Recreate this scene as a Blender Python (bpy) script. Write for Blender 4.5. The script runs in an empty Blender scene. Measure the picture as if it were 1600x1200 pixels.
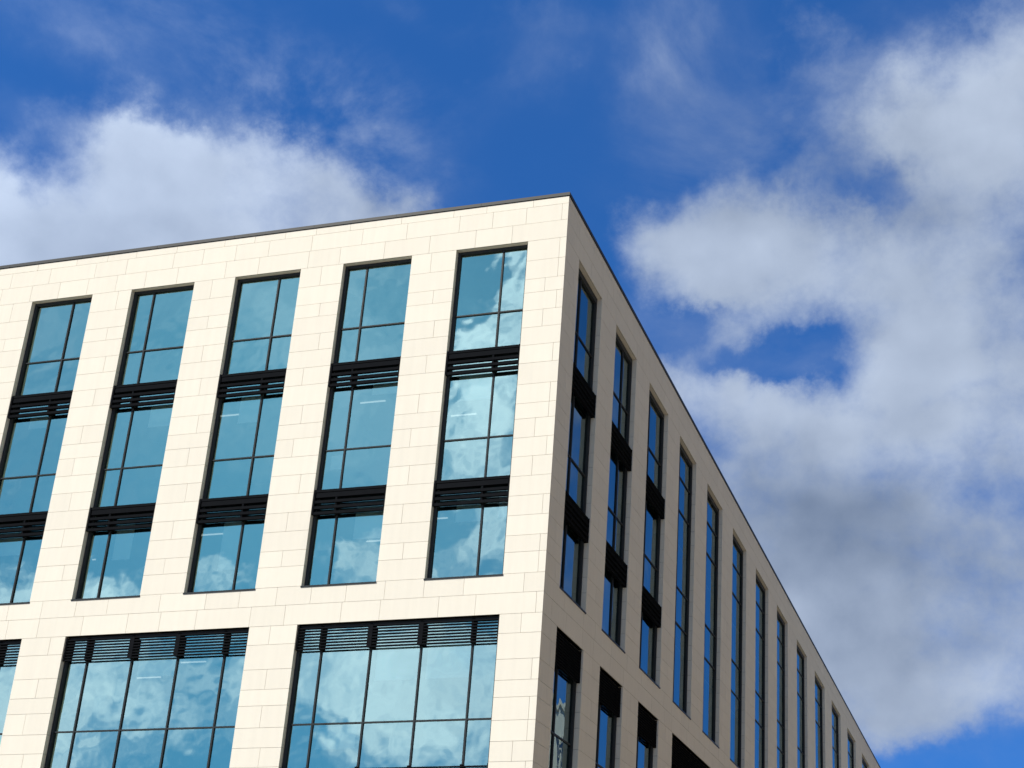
import bpy, bmesh, math, random
from mathutils import Vector

R = math.radians
scene = bpy.context.scene

# ------------------------------------------------------------------ camera
cam_data = bpy.data.cameras.new("camera")
cam_data.sensor_width = 36.0
cam_data.lens = 2175.6 / 1600 * 36.0
cam_data.shift_x = -223.95 / 1600
cam_data.shift_y = 223.0 / 1600
cam_data.clip_start = 0.1
cam_data.clip_end = 6000
cam = bpy.data.objects.new("camera", cam_data)
scene.collection.objects.link(cam)
ROOF = 27.5
cam.location = (13.0672, -35.4599, ROOF - 25.9099)
cam.rotation_euler = (1.94237277, -0.0320594624, 0.258086522)
scene.camera = cam

# ------------------------------------------------------------------ light
SUN_AZ = 212.0      # compass-like azimuth of the sun, 0 = +Y, clockwise
SUN_EL = 40.0
scene.view_settings.view_transform = 'Standard'
scene.view_settings.look = 'None'
scene.view_settings.gamma = 1.0
scene.view_settings.exposure = 0.0
sd = Vector((math.sin(R(SUN_AZ)) * math.cos(R(SUN_EL)), math.cos(R(SUN_AZ)) * math.cos(R(SUN_EL)), math.sin(R(SUN_EL))))
sun_data = bpy.data.lights.new("sun", 'SUN')
sun_data.energy = 5.0
sun_data.angle = R(0.5)
sun_data.color = (1.0, 0.93, 0.80)
sun = bpy.data.objects.new("sun", sun_data)
sun.rotation_euler = sd.to_track_quat('Z', 'Y').to_euler()
sun.location = (-40, -60, 80)
scene.collection.objects.link(sun)

# cloud banks: azimuth, elevation, half width, half height (degrees), amount, tilt
CLOUDS = [(-35.6, 31.1, 4.89, 2.28, 1.3, 0),
    (-37.9, 32.5, 2.41, 1.17, 0.75, 0),
    (-32.0, 32.0, 2.84, 1.58, 0.9, 0),
    (-42.2, 28.7, 4.87, 1.73, 1.3, 0),
    (-45.7, 27.7, 3.42, 2.02, 1.1, 0),
    (-39.2, 33.6, 1.59, 1.03, 1.0, 0),
    (-29.7, 32.7, 2.04, 1.35, 0.5, 0),
    (-34.0, 33.8, 1.98, 0.95, 0.4, 0),
    (1.0, 39.1, 2.99, 3.01, 0.8, 0),
    (-3.4, 37.9, 2.45, 1.67, 0.55, 0),
    (-0.8, 35.8, 3.24, 2.17, 0.6, 0),
    (-12.7, 33.0, 3.52, 2.03, 1.05, 0),
    (-10.9, 30.8, 2.7, 1.92, 0.85, 0),
    (-15.9, 32.4, 2.45, 1.78, 0.6, 0),
    (-6.7, 32.0, 3.87, 1.64, 0.75, 0),
    (-1.9, 31.7, 4.61, 2.25, 0.7, 0),
    (-5.2, 35.0, 2.12, 0.86, -0.4, 15),
    (-9.5, 28.0, 2.34, 0.83, -0.7, 20),
    (-2.2, 26.4, 2.5, 0.51, -0.3, 0),
    (-13.8, 29.3, 3.58, 0.67, -0.5, 12),
    (-13.8, 26.7, 3.51, 1.31, 0.95, -15),
    (-6.8, 24.5, 6.78, 2.86, 0.95, 0),
    (-1.3, 28.1, 3.63, 2.28, 0.7, 0),
    (-1.7, 21.2, 6.93, 4.1, 1.0, 0),
    (-8.9, 20.7, 4.44, 3.4, 0.7, 0),
    (-3.0, 16.7, 5.74, 2.55, 0.9, 0),
    (-4.1, 13.7, 2.06, 0.89, 0.5, 0),
    (-9.7, 21.2, 3.07, 3.93, 0.6, 0),
    (-6.7, 16.7, 3.21, 2.33, 0.6, 0),
    (-2.1, 14.3, 3.83, 1.39, 0.5, 0)]
WISPS = [(-33.5, 36.0, 3.47, 1.87, 1.9, 0),
    (-30.8, 37.6, 4.2, 0.94, 0.7, 0),
    (-31.7, 34.1, 3.18, 1.68, 1.5, 0),
    (-40.6, 37.9, 4.05, 1.31, 0.6, 0),
    (-26.3, 41.1, 5.11, 0.57, 0.5, 0),
    (-22.9, 39.5, 2.24, 1.06, 0.4, 0),
    (-15.6, 39.9, 1.95, 2.62, 0.95, 0),
    (-7.8, 37.2, 5.31, 3.16, 1.0, 0),
    (-2.8, 37.4, 5.16, 3.35, 0.6, 0),
    (-11.2, 34.8, 4.96, 2.0, 0.5, 0),
    (-4.5, 33.9, 5.97, 1.99, 0.5, 0),
    (-41.6, 32.9, 3.05, 0.91, 0.3, 0),
    (-2.6, 14.6, 5.13, 2.28, 0.7, 0),
    (-15.7, 29.7, 4.2, 1.29, 0.5, 0),
    (-7.6, 28.2, 5.82, 2.07, 0.4, 0)]
CLOUDS_BEHIND = [(-154.0, 13.8, 6.52, 3.17, 1.1, 0),
    (-144.3, 12.7, 4.98, 2.4, 0.85, 0),
    (-138.8, 11.4, 2.39, 2.52, 0.9, 0),
    (-156.4, 25.5, 2.0, 2.46, 1.35, 0),
    (-158.5, 29.9, 1.25, 2.31, 0.9, 0),
    (-156.0, 28.0, 1.45, 0.36, 0.6, 0),
    (-151.8, 18.9, 2.13, 0.89, 0.7, 0),
    (-146.2, 17.4, 2.25, 0.69, 0.65, 0),
    (-141.4, 16.0, 1.87, 1.08, 0.6, 0),
    (-138.8, 16.2, 1.57, 1.17, 0.6, 0),
    (-155.3, 19.1, 1.09, 1.16, 0.5, 0),
    (-158.3, 20.0, 1.11, 1.83, 0.5, 0),
    (-146.0, 13.1, 1.45, 0.54, -0.45, 0),
    (-142.0, 11.3, 1.59, 0.47, -0.3, 0),
    (-156.5, 14.7, 1.33, 1.02, -0.2, 0),
    (-151.2, 11.2, 1.51, 0.74, -0.3, 0)]
GREY = [(-4.5, 20.3, 8.11, 3.36, 0.9, 0),
    (-8.3, 23.0, 3.66, 1.83, 0.4, 0),
    (-41.5, 28.8, 3.7, 1.39, 0.15, 0),
    (-6.6, 35.2, 5.19, 1.98, 0.5, 0),
    (-28.9, 33.0, 1.76, 1.47, 0.4, 0),
    (-0.7, 24.3, 4.05, 1.53, -0.4, 0),
    (-0.1, 40.0, 3.65, 2.77, -0.3, 0)]


FILL_BANKS = [(95, 20, 45, 40, 2.5, 0), (0, 84, 600, 15, 2.5, 0)]      # dull unseen banks right and overhead, added to cut blue fill on the side
CLOUDS_FILL = FILL_BANKS + [ (-90, 35, 20, 12, 0.8, 0), (170, 55, 18, 8, 0.6, 0)]  # clouds out of view, added for neutral fill light

world = bpy.data.worlds.new("World")
scene.world = world
world.use_nodes = True
nt = world.node_tree
nt.nodes.clear()


def N(kind, **kw):
    n = nt.nodes.new(kind)
    for k, v in kw.items():
        setattr(n, k, v)
    return n


def link(a, b):
    nt.links.new(a, b)


def M(op, a, b=None, c=None, clamp=False):
    n = N('ShaderNodeMath', operation=op, use_clamp=clamp)
    for i, v in enumerate((a, b, c)):
        if v is None:
            continue
        if isinstance(v, (int, float)):
            n.inputs[i].default_value = v
        else:
            link(v, n.inputs[i])
    return n.outputs[0]


out = N('ShaderNodeOutputWorld')
bg = N('ShaderNodeBackground')
bg.inputs['Strength'].default_value = 0.1
link(bg.outputs[0], out.inputs[0])
sky = N('ShaderNodeTexSky', sky_type='NISHITA')
sky.sun_disc = False
sky.sun_elevation = R(SUN_EL)
sky.sun_rotation = R(SUN_AZ)
sky.altitude = 200
sky.air_density = 1.0
sky.dust_density = 0.3
sky.ozone_density = 2.5
tc = N('ShaderNodeTexCoord')
sep = N('ShaderNodeSeparateXYZ')
link(tc.outputs['Generated'], sep.inputs[0])
# look the clear sky up a little higher, so it stays deep blue down to the roofs
lift = N('ShaderNodeVectorMath', operation='ADD')
link(tc.outputs['Generated'], lift.inputs[0])
lift.inputs[1].default_value = (0, 0, 0.28)
nrm = N('ShaderNodeVectorMath', operation='NORMALIZE')
link(lift.outputs[0], nrm.inputs[0])
link(nrm.outputs[0], sky.inputs['Vector'])
az = M('MULTIPLY', M('ARCTAN2', sep.outputs[0], sep.outputs[1]), 180 / math.pi)
el = M('MULTIPLY', M('ARCSINE', sep.outputs[2]), 180 / math.pi)


def noise(scale, detail, rough, dist=0.0, off=(0, 0, 0), stretch=(1, 1, 1)):
    mp = N('ShaderNodeMapping')
    mp.inputs['Location'].default_value = off
    mp.inputs['Scale'].default_value = stretch
    link(tc.outputs['Generated'], mp.inputs[0])
    t = N('ShaderNodeTexNoise')
    t.inputs['Scale'].default_value = scale
    t.inputs['Detail'].default_value = detail
    t.inputs['Roughness'].default_value = rough
    t.inputs['Distortion'].default_value = dist
    link(mp.outputs[0], t.inputs['Vector'])
    return t


# the outline of every bank is pulled about by a noise in the direction
warp = noise(6.0, 9, 0.62, 0.0, (3, 1, 7))
ws = N('ShaderNodeSeparateColor')
link(warp.outputs['Color'], ws.inputs[0])
azw = M('MULTIPLY_ADD', M('SUBTRACT', ws.outputs[0], 0.5), 11.0, az)
elw = M('MULTIPLY_ADD', M('SUBTRACT', ws.outputs[1], 0.5), 8.0, el)
cv = N('ShaderNodeCombineXYZ')
link(azw, cv.inputs[0])
link(elw, cv.inputs[1])


def banks(lst, start):
    acc = start
    for (a, e, ra, re, amt, rot) in lst:
        mp = N('ShaderNodeMapping', vector_type='TEXTURE')
        mp.inputs['Location'].default_value = (a, e, 0)
        mp.inputs['Rotation'].default_value = (0, 0, R(rot))
        mp.inputs['Scale'].default_value = (ra, re, 1)
        link(cv.outputs[0], mp.inputs[0])
        dp = N('ShaderNodeVectorMath', operation='DOT_PRODUCT')
        link(mp.outputs[0], dp.inputs[0])
        link(mp.outputs[0], dp.inputs[1])
        g = M('POWER', 0.42, dp.outputs['Value'])
        acc = M('MULTIPLY_ADD', g, amt, acc)
    return acc


n1 = noise(5.5, 11, 0.56, 0.0, (0, 0, 0), (1, 1, 1.3))
n2 = noise(30.0, 8, 0.65, 0.15, (5, 2, 1))
# the same billows looked up a little way towards the sun: where they thin out
# that way the cloud faces the light
n1s = noise(8.0, 3, 0.5, 0.0, (0, 0, 0), (1, 1, 1.3))
n1t = noise(8.0, 3, 0.5, 0.0, (sd[0] * 0.022, sd[1] * 0.022, sd[2] * 0.030), (1, 1, 1.3))
cover = banks(CLOUDS + CLOUDS_BEHIND + CLOUDS_FILL, 0.0)
solid = M('MULTIPLY', M('TANH', cover), 1.05)
cover = M('MULTIPLY_ADD', M('SUBTRACT', n1.outputs[0], 0.5), 2.1, solid)
cover = M('MULTIPLY_ADD', M('SUBTRACT', n2.outputs[0], 0.5), 0.5, cover)
mr = N('ShaderNodeMapRange', interpolation_type='SMOOTHSTEP')
mr.inputs['From Min'].default_value = 0.18
mr.inputs['From Max'].default_value = 1.05
link(cover, mr.inputs['Value'])
thick = M('MULTIPLY', mr.outputs[0], 0.94)
# thin high cloud in torn streaks
n4 = noise(5.0, 9, 0.6, 0.5, (2, 8, 3), (1.0, 1.0, 1.6))
wisp = banks(WISPS + [(-150, 27, 9, 5, 0.55, 20), (-138, 24, 8, 4, 0.45, -10)], 0.0)
ma = N('ShaderNodeMapRange', interpolation_type='SMOOTHSTEP')
ma.inputs['From Min'].default_value = 0.34
ma.inputs['From Max'].default_value = 0.80
link(n4.outputs[0], ma.inputs['Value'])
thin = M('MULTIPLY', M('MULTIPLY', wisp, 0.62), ma.outputs[0], clamp=True)
fac = M('SUBTRACT', 1.0, M('MULTIPLY', M('SUBTRACT', 1.0, thick), M('SUBTRACT', 1.0, thin)))

n3 = noise(6.0, 7, 0.55, 0.0, (9, 4, 2))
shade = banks(GREY, 0.0)
shade = M('MULTIPLY', M('TANH', shade), 0.72)
shade = M('MULTIPLY_ADD', M('SUBTRACT', n3.outputs[0], 0.5), 1.0, shade)
shade = M('MULTIPLY_ADD', M('SUBTRACT', n1t.outputs[0], n1s.outputs[0]), 1.3, shade)
shade = M('MULTIPLY_ADD', M('SUBTRACT', n2.outputs[0], 0.5), -0.2, shade)
shade = M('ADD', shade, 0.22, clamp=True)
ccol = N('ShaderNodeMix', data_type='RGBA')
link(shade, ccol.inputs['Factor'])
ccol.inputs['A'].default_value = (5.7, 6.7, 8.4, 1)
ccol.inputs['B'].default_value = (2.1, 2.75, 4.0, 1)
cfill = N('ShaderNodeMix', data_type='RGBA')
link(M('MULTIPLY', banks(FILL_BANKS, 0.0), 1.5, clamp=True), cfill.inputs['Factor'])
link(ccol.outputs['Result'], cfill.inputs['A'])
cfill.inputs['B'].default_value = (1.85, 1.75, 1.3, 1)
# clouds towards the sun are brighter than those opposite it
dt = N('ShaderNodeVectorMath', operation='DOT_PRODUCT')
link(tc.outputs['Generated'], dt.inputs[0])
dt.inputs[1].default_value = sd
gl = M('MULTIPLY_ADD', M('MAXIMUM', dt.outputs['Value'], 0.0), 1.5, 0.95)
cc2 = N('ShaderNodeVectorMath', operation='SCALE')
link(cfill.outputs['Result'], cc2.inputs[0])
link(gl, cc2.inputs['Scale'])
tint = N('ShaderNodeMix', data_type='RGBA', blend_type='MULTIPLY')
tint.inputs['Factor'].default_value = 1.0
link(sky.outputs[0], tint.inputs['A'])
tcol = N('ShaderNodeMix', data_type='RGBA')
tr_ = N('ShaderNodeMapRange', interpolation_type='SMOOTHSTEP')
tr_.inputs['From Min'].default_value = 0.35
tr_.inputs['From Max'].default_value = 0.85
link(dt.outputs['Value'], tr_.inputs['Value'])
link(tr_.outputs[0], tcol.inputs['Factor'])
tcol.inputs['A'].default_value = (0.37, 1.06, 1.88, 1)
tcol.inputs['B'].default_value = (0.36, 0.92, 1.22, 1)
link(tcol.outputs['Result'], tint.inputs['B'])
mix = N('ShaderNodeMix', data_type='RGBA')
link(fac, mix.inputs['Factor'])
link(tint.outputs['Result'], mix.inputs['A'])
link(cc2.outputs[0], mix.inputs['B'])
link(mix.outputs['Result'], bg.inputs['Color'])


# ------------------------------------------------------------------ materials
def material(name):
    m = bpy.data.materials.new(name)
    m.use_nodes = True
    t = m.node_tree
    t.nodes.clear()
    o = t.nodes.new('ShaderNodeOutputMaterial')
    return m, t, o


def principled(name, col, rough=0.6, metal=0.0, var=0.0, scale=3.0, bump=0.0, bscale=40.0, island=0.0, spec=0.5, dirt=0.0):
    m, t, o = material(name)
    p = t.nodes.new('ShaderNodeBsdfPrincipled')
    p.inputs['Roughness'].default_value = rough
    p.inputs['Metallic'].default_value = metal
    p.inputs['Specular IOR Level'].default_value = spec
    t.links.new(p.outputs[0], o.inputs[0])
    c = t.nodes.new('ShaderNodeTexCoord')
    n = t.nodes.new('ShaderNodeTexNoise')
    n.inputs['Scale'].default_value = scale
    n.inputs['Detail'].default_value = 8
    n.inputs['Roughness'].default_value = 0.65
    t.links.new(c.outputs['Object'], n.inputs['Vector'])
    a = t.nodes.new('ShaderNodeMath')
    a.operation = 'MULTIPLY_ADD'
    t.links.new(n.outputs[0], a.inputs[0])
    a.inputs[1].default_value = var * 2
    a.inputs[2].default_value = 1 - var
    val = a.outputs[0]
    if island:
        g = t.nodes.new('ShaderNodeNewGeometry')
        b = t.nodes.new('ShaderNodeMath')
        b.operation = 'MULTIPLY_ADD'
        t.links.new(g.outputs['Random Per Island'], b.inputs[0])
        b.inputs[1].default_value = island * 2
        b.inputs[2].default_value = 1 - island
        d = t.nodes.new('ShaderNodeMath')
        d.operation = 'MULTIPLY'
        t.links.new(val, d.inputs[0])
        t.links.new(b.outputs[0], d.inputs[1])
        val = d.outputs[0]
    if dirt:
        # faint vertical rain streaks, narrow across and long down the wall
        mp = t.nodes.new('ShaderNodeMapping')
        mp.inputs['Scale'].default_value = (3.5, 3.5, 0.22)
        t.links.new(c.outputs['Object'], mp.inputs[0])
        w = t.nodes.new('ShaderNodeTexNoise')
        w.inputs['Scale'].default_value = 1.6
        w.inputs['Detail'].default_value = 6
        t.links.new(mp.outputs[0], w.inputs['Vector'])
        e = t.nodes.new('ShaderNodeMapRange')
        e.inputs['From Min'].default_value = 0.35
        e.inputs['From Max'].default_value = 0.75
        e.inputs['To Min'].default_value = 1.0
        e.inputs['To Max'].default_value = 1.0 - dirt
        t.links.new(w.outputs[0], e.inputs['Value'])
        d = t.nodes.new('ShaderNodeMath')
        d.operation = 'MULTIPLY'
        t.links.new(val, d.inputs[0])
        t.links.new(e.outputs[0], d.inputs[1])
        val = d.outputs[0]
    v = t.nodes.new('ShaderNodeVectorMath')
    v.operation = 'SCALE'
    v.inputs[0].default_value = col
    t.links.new(val, v.inputs['Scale'])
    t.links.new(v.outputs[0], p.inputs['Base Color'])
    if bump:
        n2 = t.nodes.new('ShaderNodeTexNoise')
        n2.inputs['Scale'].default_value = bscale
        n2.inputs['Detail'].default_value = 5
        t.links.new(c.outputs['Object'], n2.inputs['Vector'])
        bp = t.nodes.new('ShaderNodeBump')
        bp.inputs['Strength'].default_value = bump
        bp.inputs['Distance'].default_value = 0.01
        t.links.new(n2.outputs[0], bp.inputs['Height'])
        t.links.new(bp.outputs[0], p.inputs['Normal'])
    return m


def glass_material(name, mirror, refl, trans, wave):
    """Coated solar glass: a tinted mirror over a tinted see-through pane."""
    m, t, o = material(name)
    gl_ = t.nodes.new('ShaderNodeBsdfGlossy')
    gl_.inputs['Roughness'].default_value = 0.0
    gl_.inputs['Color'].default_value = (*refl, 1)
    tr = t.nodes.new('ShaderNodeBsdfTransparent')
    tr.inputs['Color'].default_value = (*trans, 1)
    mx = t.nodes.new('ShaderNodeMixShader')
    fr = t.nodes.new('ShaderNodeFresnel')
    fr.inputs['IOR'].default_value = 1.5
    a = t.nodes.new('ShaderNodeMath')
    a.operation = 'MULTIPLY_ADD'
    a.use_clamp = True
    t.links.new(fr.outputs[0], a.inputs[0])
    a.inputs[1].default_value = 1 - mirror
    a.inputs[2].default_value = mirror
    t.links.new(a.outputs[0], mx.inputs[0])
    t.links.new(tr.outputs[0], mx.inputs[1])
    t.links.new(gl_.outputs[0], mx.inputs[2])
    c = t.nodes.new('ShaderNodeTexCoord')
    n = t.nodes.new('ShaderNodeTexNoise')
    n.inputs['Scale'].default_value = 1.1
    n.inputs['Detail'].default_value = 1.5
    t.links.new(c.outputs['Object'], n.inputs['Vector'])
    bp = t.nodes.new('ShaderNodeBump')
    bp.inputs['Strength'].default_value = 1.0
    bp.inputs['Distance'].default_value = wave
    t.links.new(n.outputs[0], bp.inputs['Height'])
    t.links.new(bp.outputs[0], gl_.inputs['Normal'])
    t.links.new(mx.outputs[0], o.inputs[0])
    return m


STONE = principled("cream_stone", (0.775, 0.730, 0.638), 0.8, var=0.035, scale=1.3, bump=0.25, bscale=60, island=0.022, spec=0.1, dirt=0.04)
JOINT = principled("joint_shadow_gap", (0.085, 0.085, 0.085), 0.9)
METAL = principled("black_louvre_metal", (0.010, 0.011, 0.013), 0.28, var=0.2, scale=4, spec=0.0)
FRAME = principled("dark_grey_frame", (0.042, 0.047, 0.052), 0.3, var=0.15, scale=4, spec=0.03)
COPING = principled("grey_coping_metal", (0.045, 0.048, 0.052), 0.5, metal=0.0, var=0.12, scale=1.5, spec=0.15)
GLASS = glass_material("teal_solar_glass", 0.54, (0.74, 0.98, 0.84), (0.88, 1.0, 0.96), 0.009)
GLASS2 = glass_material("blue_solar_glass", 0.34, (0.68, 0.82, 0.80), (0.6, 0.8, 0.8), 0.005)
BLIND = principled("pale_blind_fabric", (0.85, 0.88, 0.82), 0.8)
SLAB = principled("office_ceiling", (0.30, 0.32, 0.32), 0.9)
INNER = principled("office_wall", (0.22, 0.24, 0.25), 0.9, var=0.2, scale=0.6)
CARPET = principled("office_carpet", (0.05, 0.055, 0.065), 0.95)
ASPHALT = principled("asphalt", (0.055, 0.055, 0.058), 0.9, var=0.25, scale=2, bump=0.4, bscale=80)
PAVING = principled("pale_paving", (0.42, 0.38, 0.31), 0.85, var=0.15, scale=1.5)
GROUND = principled("city_ground", (0.33, 0.265, 0.18), 0.9, var=0.3, scale=0.05)
KERB = principled("kerb_stone", (0.33, 0.32, 0.30), 0.85, var=0.12)
LINE = principled("road_paint", (0.75, 0.75, 0.72), 0.6, var=0.1)
ROOFM = principled("roof_membrane", (0.2, 0.2, 0.2), 0.9, var=0.1)


# ------------------------------------------------------------------ helpers
def front(u, d, z):
    """u metres left of the corner, d metres into the wall, z above the parapet line."""
    return Vector((-u, d, z + ROOF))


def side(u, d, z):
    return Vector((-d, u, z + ROOF))


def box(bm, fn, u0, u1, d0, d1, z0, z1):
    v = [bm.verts.new(fn(u, d, z)) for z in (z0, z1) for d in (d0, d1) for u in (u0, u1)]
    for f in ((0, 1, 3, 2), (4, 6, 7, 5), (0, 4, 5, 1), (2, 3, 7, 6), (0, 2, 6, 4), (1, 5, 7, 3)):
        bm.faces.new([v[i] for i in f])


def quad(bm, pts):
    return bm.faces.new([bm.verts.new(p) for p in pts])


def obj(name, bm, mat, parent=None, label=None):
    if name != "glass":
        bmesh.ops.recalc_face_normals(bm, faces=bm.faces)
    me = bpy.data.meshes.new(name)
    bm.to_mesh(me)
    bm.free()
    me.materials.append(mat)
    o = bpy.data.objects.new(name, me)
    scene.collection.objects.link(o)
    if parent is not None:
        o.parent = parent
    if label:
        o['label'] = label
    return o


def world_box(name, mat, x0, x1, y0, y1, z0, z1, parent=None):
    bm = bmesh.new()
    box(bm, lambda u, d, z: Vector((u, d, z)), x0, x1, y0, y1, z0, z1)
    return obj(name, bm, mat, parent)


# ------------------------------------------------------------------ setting
def sheet(name, mat, x0, x1, y0, y1, z, kind='structure'):
    bm = bmesh.new()
    quad(bm, [(x0, y0, z), (x1, y0, z), (x1, y1, z), (x0, y1, z)])
    o = obj(name, bm, mat)
    o['kind'] = kind
    return o


sheet("ground", GROUND, -3000, 3000, -3000, 3000, -0.15)
sheet("front_road", ASPHALT, -300, 300, -24, -8, -0.135)
sheet("side_road", ASPHALT, 7, 17, -8, 300, -0.135)
for nm, a in (("front_pavement", (-300, 7, -8, 0.0)), ("side_pavement", (-0.0, 7, 0.0, 300)), ("far_pavement", (-300, 300, -60, -24)), ("opposite_pavement", (17, 60, -8, 300))):
    b = world_box(nm, PAVING, a[0], a[1], a[2], a[3], -0.149, 0.0)
    b['kind'] = 'structure'

# ------------------------------------------------------------------ office building
bld = bpy.data.objects.new("office_building", None)
scene.collection.objects.link(bld)
bld['label'] = "cream stone office building with tall teal glass windows and black louvre bands"
bld['category'] = "building"

COURSES = [0.0, -0.26, -0.87, -1.525, -2.26, -2.94, -3.425, -4.06, -4.665, -5.285, -5.91, -6.63, -7.28, -7.795, -8.425,
           -9.045, -9.68, -10.305, -10.93, -11.56, -12.08, -12.735, -13.32, -13.95, -14.53, -15.29, -15.9, -16.39,
           -17.045, -17.635, -18.2, -18.84, -19.46, -19.98, -20.62, -21.24, -21.88, -22.5, -23.1, -23.62, -24.26,
           -24.9, -25.5, -26.1, -26.8, -27.5]
ZT, ZB, ZV, ZVB = -1.53, -12.735, -13.95, -26.8
FW, SL = 36.0, 96.0       # lengths of the front and side walls

P = 3.9973
W = [(1.285 + P * i, 3.735 + P * i) for i in range(8)]
V = [(1.290 + 2 * P * i, 7.695 + 2 * P * i) for i in range(4)]
S = [(1.34, 3.88), (5.63, 8.31), (10.15, 13.04), (15.0, 17.94), (20.09, 23.27), (25.62, 28.93), (31.42, 34.98), (37.6, 41.13),
     (44.33, 48.2), (51.45, 55.8), (59.15, 63.75), (67.5, 72.42), (76.5, 81.6), (86.0, 91.2)]
T = [(1.31, 3.88), (5.63, 8.28), (10.22, 13.03), (15.08, 23.27), (25.62, 34.98), (37.6, 48.2), (51.45, 63.75), (67.5, 81.6)]
DS = 0.17                 # depth of the stone reveal
GAP = 0.0048


def cladding(fn, length, ops, seed, corner_pattern, depth):
    rnd = random.Random(seed)
    bm = bmesh.new()
    back = bmesh.new()
    for r in range(len(COURSES) - 1):
        z1, z0 = COURSES[r], COURSES[r + 1]
        zm = (z0 + z1) / 2
        cuts = sorted([(u0, u1) for (u0, u1, zb, zt) in ops if zb < zm < zt])
        pieces, a = [], 0.0
        for (u0, u1) in cuts:
            if u0 > a:
                pieces.append((a, u0))
            a = u1
        if a < length:
            pieces.append((a, length))
        for (a, b) in pieces:
            w = b - a
            js = []
            if a == 0.0:
                js = [corner_pattern[r % len(corner_pattern)]]
                if js[0] is None:
                    js = []
                if w > 2.2:
                    x = (js[0] if js else 0.0) + rnd.choice((1.2, 1.85, 1.35))
                    while x < b - 0.5:
                        js.append(x)
                        x += rnd.choice((1.15, 1.25, 1.6, 1.85))
            elif w < 2.2:
                k = r % 4
                if k in (0, 2):
                    js = []
                elif k == 1:
                    js = [a + w * rnd.choice((0.5, 0.42, 0.6))]
                else:
                    js = [a + w * rnd.choice((0.33, 0.5, 0.55))]
            else:
                x = a + rnd.choice((0.55, 0.9, 1.2))
                while x < b - 0.45:
                    js.append(x)
                    x += rnd.choice((1.15, 1.25, 1.6, 1.85))
            es = [a] + js + [b]
            for i in range(len(es) - 1):
                l = es[i] + (GAP if i else 0.0)
                rr = es[i + 1] - (GAP if i < len(es) - 2 else 0.0)
                proud = rnd.uniform(-0.0012, 0.0012)
                # the corner slab ends where the other face's slab begins
                box(bm, fn, l if l > 0 else depth, rr, proud + 0.002, 0.035, z0 + GAP, z1 - GAP)
            box(back, fn, a + 0.012 if a else 0.04, b - 0.012 if b < length else b, 0.030, DS - 0.002, z0, z1)
    # stone returns inside every opening, one slab to a course
    for (u0, u1, zb, zt) in ops:
        for r in range(len(COURSES) - 1):
            z1, z0 = COURSES[r], COURSES[r + 1]
            if z1 > zt + 0.01 or z0 < zb - 0.01:
                continue
            box(bm, fn, u0 - 0.03, u0, 0.0365, DS, z0 + GAP, z1 - GAP)
            box(bm, fn, u1, u1 + 0.03, 0.0365, DS, z0 + GAP, z1 - GAP)
        box(bm, fn, u0 - 0.028, u1 + 0.028, 0.0365, DS, zt, zt + 0.03)
    return bm, back


opsF = [(a, b, ZB, ZT) for a, b in W] + [(a, b, ZVB, ZV) for a, b in V]
opsS = [(a, b, ZB, ZT) for a, b in S] + [(a, b, ZVB, ZV) for a, b in T]
fb, fk = cladding(front, FW, opsF, 4, (None, 0.21, None, 0.215, 0.22, 0.62, 0.21, 0.62), 0.0)
sb, sk = cladding(side, SL, opsS, 9, (0.9, None, 0.75, None), 0.036)
obj("stone_wall", fb, STONE, bld, "sunlit cream stone front wall")
obj("stone_wall", sb, STONE, bld, "shaded cream stone side wall")
obj("wall_core", fk, JOINT, bld)
obj("wall_core", sk, JOINT, bld)

# coping along both parapets, in lengths with a folded top and a drip
def coping(fn, length, end):
    bm = bmesh.new()
    u = 0.0 if end else 0.0
    L = 3.0
    while u < length:
        e = min(u + L - 0.006, length)
        s = u if u > 0 else (-0.03 if end else 0.372)
        box(bm, fn, s, e, -0.03, 0.37, 0.012, 0.125)
        u += L
    return bm


obj("roof_coping", coping(front, FW, True), COPING, bld)
obj("roof_coping", coping(side, SL, False), COPING, bld)
rb = bmesh.new()
box(rb, front, 0.17, FW, 0.17, 0.36, -0.8, 0.011)
box(rb, side, 0.362, SL, 0.17, 0.36, -0.8, 0.011)
obj("parapet_core", rb, JOINT, bld)
world_box("roof", ROOFM, -FW, -0.365, 0.365, SL, ROOF - 0.75, ROOF - 0.45, bld)
world_box("back_wall", INNER, -FW, -0.4, SL, SL + 0.3, 0.0, ROOF, bld)
world_box("end_wall", INNER, -FW - 0.3, -FW, 0.0, SL + 0.3, 0.0, ROOF, bld)

# storeys seen through the glass
LEVELS = [-1.35, -5.68, -10.01, -14.34, -18.67, -23.0]
fl = bmesh.new()
cl = bmesh.new()
wl = bmesh.new()
wd = lambda u, d, z: Vector((u, d, z))
for z in LEVELS:
    box(cl, wd, -FW + 0.1, -0.42, 0.42, SL - 0.1, z + ROOF - 0.02, z + ROOF + 0.05)
    if z < -2:
        box(fl, wd, -FW + 0.1, -0.40, 0.40, SL - 0.1, z + ROOF + 0.055, z + ROOF + 0.45)
box(wl, wd, -FW + 6, -8.0, 7.5, 7.7, 0.0, ROOF - 1.6)
box(wl, wd, -8.2, -8.0, 7.75, SL - 5, 0.0, ROOF - 1.6)
for k, x in enumerate((-8.35, -16.3, -24.3)):
    box(wl, wd, x - 0.08, x + 0.08, 1.6, 7.4, 0.0, ROOF - 1.6)
obj("office_ceiling", cl, SLAB, bld)
obj("office_floor", fl, CARPET, bld)
obj("inner_wall", wl, INNER, bld)

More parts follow.
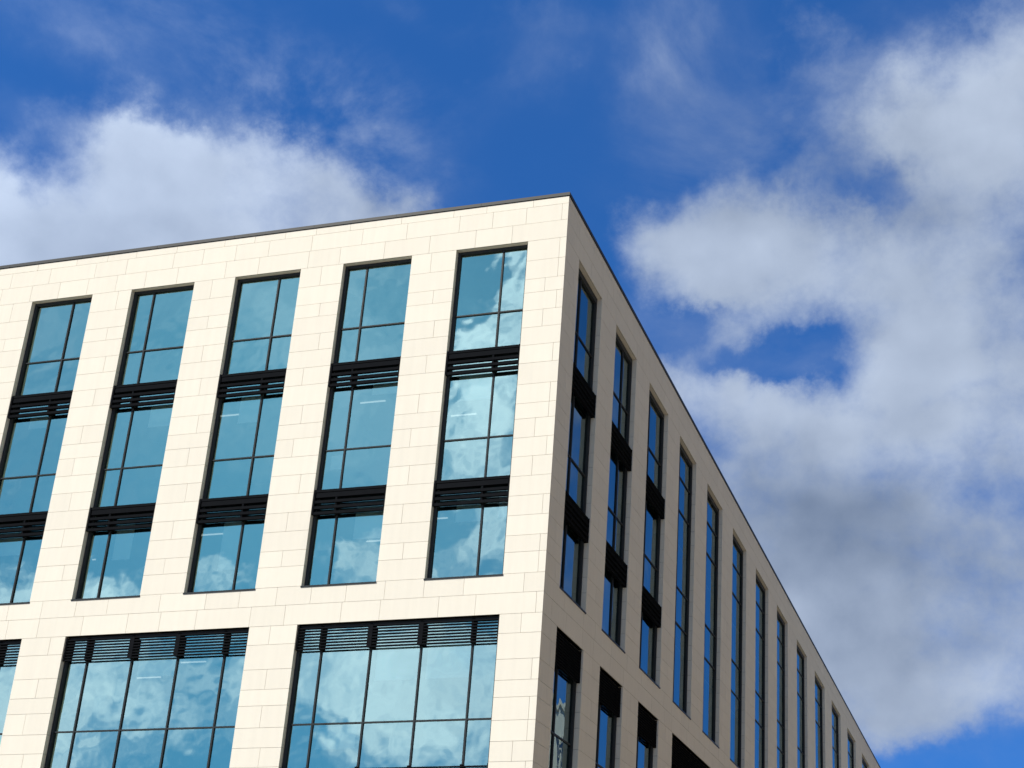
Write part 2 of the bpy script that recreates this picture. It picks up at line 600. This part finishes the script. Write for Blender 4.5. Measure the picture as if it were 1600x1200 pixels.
rg = random.Random(21)
LAMP, lt, lo = material("lit_ceiling_lamp")
le = lt.nodes.new('ShaderNodeEmission')
le.inputs['Color'].default_value = (1.0, 0.97, 0.9, 1)
le.inputs['Strength'].default_value = 0.6
lt.links.new(le.outputs[0], lo.inputs[0])
lamp0 = None
for z in LEVELS[1:5]:
    for k in range(9):
        if rg.random() < 0.45:
            continue
        x, y = -1.9 - 2.6 * k, rg.choice((1.9, 3.4))
        if lamp0 is None:
            bm = bmesh.new()
            box(bm, wd, -0.45, 0.45, -0.02, 0.02, -0.04, -0.003)
            lamp0 = obj("ceiling_lamp", bm, LAMP, bld)
            o = lamp0
        else:
            o = lamp0.copy()
            scene.collection.objects.link(o)
        o.location = (x, y, z + ROOF - 0.02)



def pane(bm, fn, u0, u1, d, z0, z1):
    """one pane, tilted by a few hundredths of a degree so neighbours mirror slightly apart"""
    a, b = rg.uniform(-1, 1) * 0.0024, rg.uniform(-1, 1) * 0.0024
    h, w = z1 - z0, u1 - u0
    v = []
    for (u, z) in ((u0, z0), (u1, z0), (u1, z1), (u0, z1)):
        v.append(bm.verts.new(fn(u, d + a * (u - u0 - w / 2) + b * (z - z0 - h / 2), z)))
    face = bm.faces.new(v)
    face.normal_update()
    if face.normal.dot(fn(0, -1, 0) - fn(0, 0, 0)) < 0:      # the coated side faces the street
        face.normal_flip()


def band(fn, u0, u1, zt, zb, mulls, pitch, thick, d0, d1, cap, brackets=()):
    """an open louvre: a cap, level blades, end plates and little posts"""
    bm = bmesh.new()
    e0 = 0.028 if cap else 0.06
    box(bm, fn, u0 + 0.008, u0 + 0.055, e0, 0.215, zb, zt)
    box(bm, fn, u1 - 0.055, u1 - 0.008, e0, 0.215, zb, zt)
    a, b = u0 + 0.058, u1 - 0.058
    z = zt
    if cap:
        box(bm, fn, a, b, d0, d1 + 0.02, zt - 0.085, zt)
        box(bm, fn, a + 0.02, b - 0.02, d0 + 0.014, d1, zt - 0.258, zt - 0.103)
        z = zt - 0.258
        n = 3
    else:
        n = int(round((z - zb) / pitch))
    for k in range(n):
        zz = z - pitch * (k + 1)
        box(bm, fn, a, b, d0, d1, zz, zz + thick)
    for m in mulls:
        box(bm, fn, m - 0.03, m + 0.03, 0.10 if not cap else 0.07, 0.225, zb - 0.004, zt - 0.002)
    for m in brackets:
        box(bm, fn, m - 0.075, m + 0.075, d0 - 0.008, 0.18, zb + 0.004, zt - 0.05)
    return bm


def window(fn, u0, u1, zb, zt, mulls, transoms, bands, glass, dg, label=None, blinds=(), ptop=0.0, sill=True, brackets=(), fine=False):
    """frame mesh (the part) with its glass, louvres, sill and blinds as sub-parts"""
    bm = bmesh.new()
    f = 0.085
    d0, d1 = DS, dg + 0.05
    box(bm, fn, u0, u0 + f, d0, d1, zb, zt)
    box(bm, fn, u1 - f, u1, d0, d1, zb, zt)
    box(bm, fn, u0 + f, u1 - f, d0 + 0.002, d1, zt - f - ptop, zt - 0.001)
    box(bm, fn, u0 + f, u1 - f, d0 + 0.002, d1, zb + 0.001, zb + f * 0.6)
    for m in mulls:
        box(bm, fn, m - 0.026, m + 0.026, dg - 0.045, dg + 0.04, zb + f * 0.6, zt - f - ptop)
    es = [u0 + f] + list(mulls) + [u1 - f]
    for z in transoms:
        for i in range(len(es) - 1):
            l = es[i] + (0.026 if i else 0)
            r = es[i + 1] - (0.026 if i < len(es) - 2 else 0)
            box(bm, fn, l, r, dg - 0.04, dg + 0.038, z - 0.021, z + 0.021)
    w = obj("window", bm, FRAME, bld, label)
    zs = [zb + f * 0.6] + sorted(transoms) + [zt - f - ptop]
    g = bmesh.new()
    for i in range(len(es) - 1):
        for j in range(len(zs) - 1):
            pane(g, fn, es[i], es[i + 1], dg, zs[j], zs[j + 1])
    obj("glass", g, glass, w)
    for (a, b) in bands:
        if fine:
            lb = band(fn, u0, u1, a, b, mulls, 0.0915, 0.040, 0.08, 0.14, False, brackets)
        else:
            lb = band(fn, u0, u1, a, b, mulls, 0.188, 0.088, 0.045, 0.145, True)
        obj("louvre", lb, METAL, w)
    if sill:
        s = bmesh.new()
        box(s, fn, u0 - 0.012, u1 + 0.012, -0.022, DS + 0.002, zb - 0.052, zb - 0.003)
        obj("sill", s, FRAME, w)
    for (a, b, za, zc) in blinds:
        s = bmesh.new()
        box(s, fn, a, b, dg + 0.16, dg + 0.168, za, zc)
        box(s, fn, a - 0.005, b + 0.005, dg + 0.15, dg + 0.178, za - 0.035, za - 0.001)
        obj("blind", s, BLIND, w)
    return w


B1, B2 = (-5.20, -6.02), (-9.60, -10.42)
FB = {
    0: [(2.25, 3.1, -10.82, -10.05), (1.42, 1.75, -10.75, -10.05), (2.3, 3.4, -6.75, -5.7)],
    1: [(5.42, 6.35, -6.25, -5.7), (5.45, 6.42, -11.15, -10.1), (7.05, 7.5, -8.75, -8.3)],
    2: [(10.25, 11.05, -6.82, -5.7), (10.25, 10.95, -11.87, -10.1)],
    3: [(13.45, 14.4, -6.66, -5.7), (14.2, 14.85, -11.3, -10.05)],
    4: [(18.3, 19.1, -6.3, -5.7), (18.3, 19.3, -10.9, -10.1)],
}
for i, (a, b) in enumerate(W):
    m = a + (0.90 if i % 2 == 0 else 1.685)
    window(front, a, b, ZB, ZT, [m], [-3.87, -8.2], [B1, B2], GLASS, 0.25, blinds=FB.get(i, ()))
for i, (a, b) in enumerate(V):
    ms = [a + 0.85, a + 2.44, a + 4.04, a + 5.63]
    bl = [(a + 4.3, a + 5.55, -17.6, -16.98), (a + 0.95, a + 2.3, -15.62, -14.4), (a + 2.6, a + 3.9, -15.62, -14.4)] if i == 0 else [(a + 2.6, a + 3.9, -15.2, -14.4)]
    window(front, a, b, ZVB, ZV, ms, [-16.93, -19.9, -21.25, -24.6], [(-13.99, -14.725), (-18.22, -19.0), (-22.55, -23.3)], GLASS, 0.25,
           blinds=bl, sill=False, brackets=ms[1:3], fine=True)
for i, (a, b) in enumerate(S):
    w = b - a
    if i < 3:
        window(side, a, b, ZB, ZT, [a + (0.9 if i % 2 == 0 else 1.66)], [-3.80, -8.15], [B1, B2], GLASS2, 0.25, ptop=0.12)
    else:
        window(side, a, b, ZB, ZT, [a + 0.9], [-2.95, -4.42, -7.75, -9.25], [], GLASS2, 0.25, ptop=0.12)
for i, (a, b) in enumerate(T):
    w = b - a
    ms = [a + 0.9] if w < 3.5 else [a + w * k / 5 for k in (1, 2, 3, 4)]
    window(side, a, b, ZVB, ZV, ms, [-16.93, -21.25, -24.6], [(-13.99, -15.0), (-18.22, -19.2), (-22.55, -23.3)], GLASS2, 0.25,
           sill=False, fine=True)


# ------------------------------------------------------------------ buildings across the side street
BRICK = principled("buff_brick", (0.56, 0.42, 0.27), 0.85, var=0.12, scale=2.5, bump=0.3, bscale=30)  # warm tone for the unseen blocks added as bounce for the side wall
PALE = principled("pale_render", (0.68, 0.68, 0.62), 0.8, var=0.08, scale=1.0)
OPANE = principled("dark_window_pane", (0.03, 0.04, 0.05), 0.08)
OFRAME = principled("white_window_frame", (0.6, 0.6, 0.58), 0.5)


def neighbour(name, label, x0, x1, y0, y1, h, mat, bay, storey):
    root = bpy.data.objects.new(name, None)
    scene.collection.objects.link(root)
    root.location = (x0, y0, 0)
    root['label'] = label
    root['category'] = "building"

    def nb(nm, m, a0, a1, b0, b1, c0, c1):
        bm = bmesh.new()
        box(bm, wd, a0, a1, b0, b1, c0, c1)
        return obj(nm, bm, m, root)
    D, H = x1 - x0, h
    nb("wall", mat, 0.12, D, 0, y1 - y0, 0.0, H)
    rf = nb("roof", ROOFM, 0.25, D + 0.1, -0.1, y1 - y0 + 0.1, H + 0.003, H + 0.25)
    nb("cornice", mat, -0.15, 0.245, -0.1, y1 - y0 + 0.1, H + 0.003, H + 0.4)
    ny, nz = int((y1 - y0) / bay), int((h - 1) / storey)
    pw = bmesh.new()
    # piers and storey bands stand proud of the wall, the windows sit between them
    for i in range(ny + 1):
        c = (y1 - y0) * i / ny
        box(pw, wd, 0.0, 0.118, max(0, c - bay * 0.25), min(y1 - y0, c + bay * 0.25), 0.0, H)
    obj("pier", pw, mat, root)
    first = None
    for k in range(nz):
        for i in range(ny):
            c = (y1 - y0) * (i + 0.5) / ny
            z = 1.0 + k * storey
            if first is None:
                bm = bmesh.new()
                w2, hh = bay * 0.2, storey * 0.58
                for (a, b, e, f) in ((-w2, -w2 + 0.07, 0, hh), (w2 - 0.07, w2, 0, hh), (-w2 + 0.071, w2 - 0.071, 0, 0.07), (-w2 + 0.071, w2 - 0.071, hh - 0.07, hh), (-0.03, 0.03, 0.071, hh - 0.071)):
                    box(bm, wd, 0.04, 0.118, a, b, e, f)
                first = obj("window", bm, OFRAME, root)
                bm = bmesh.new()
                box(bm, wd, 0.09, 0.117, -w2 + 0.072, -0.032, 0.072, hh - 0.072)
                box(bm, wd, 0.09, 0.117, 0.032, w2 - 0.072, 0.072, hh - 0.072)
                gp = obj("pane", bm, OPANE, first)
                first.location = (0, c, z)
            else:
                wn = first.copy()
                scene.collection.objects.link(wn)
                wn.location = (0, c, z)
                g2 = gp.copy()
                scene.collection.objects.link(g2)
                g2.parent = wn


neighbour("bounce_brick_building", "unseen low buff brick building added across the side street to bounce warm light", 24, 44, -6, 49, 19.0, BRICK, 5.5, 4.5)  # out of view, put here to throw warm sunlight onto the shaded wall
neighbour("rendered_building", "pale rendered taller block mirrored in the first lower side window", 24, 44, 50, 76, 29.5, PALE, 5.2, 4.7)
neighbour("bounce_brick_building", "unseen low buff brick building added beyond the pale block to bounce warm light", 24, 44, 77, 132, 19.0, BRICK, 5.5, 4.5)
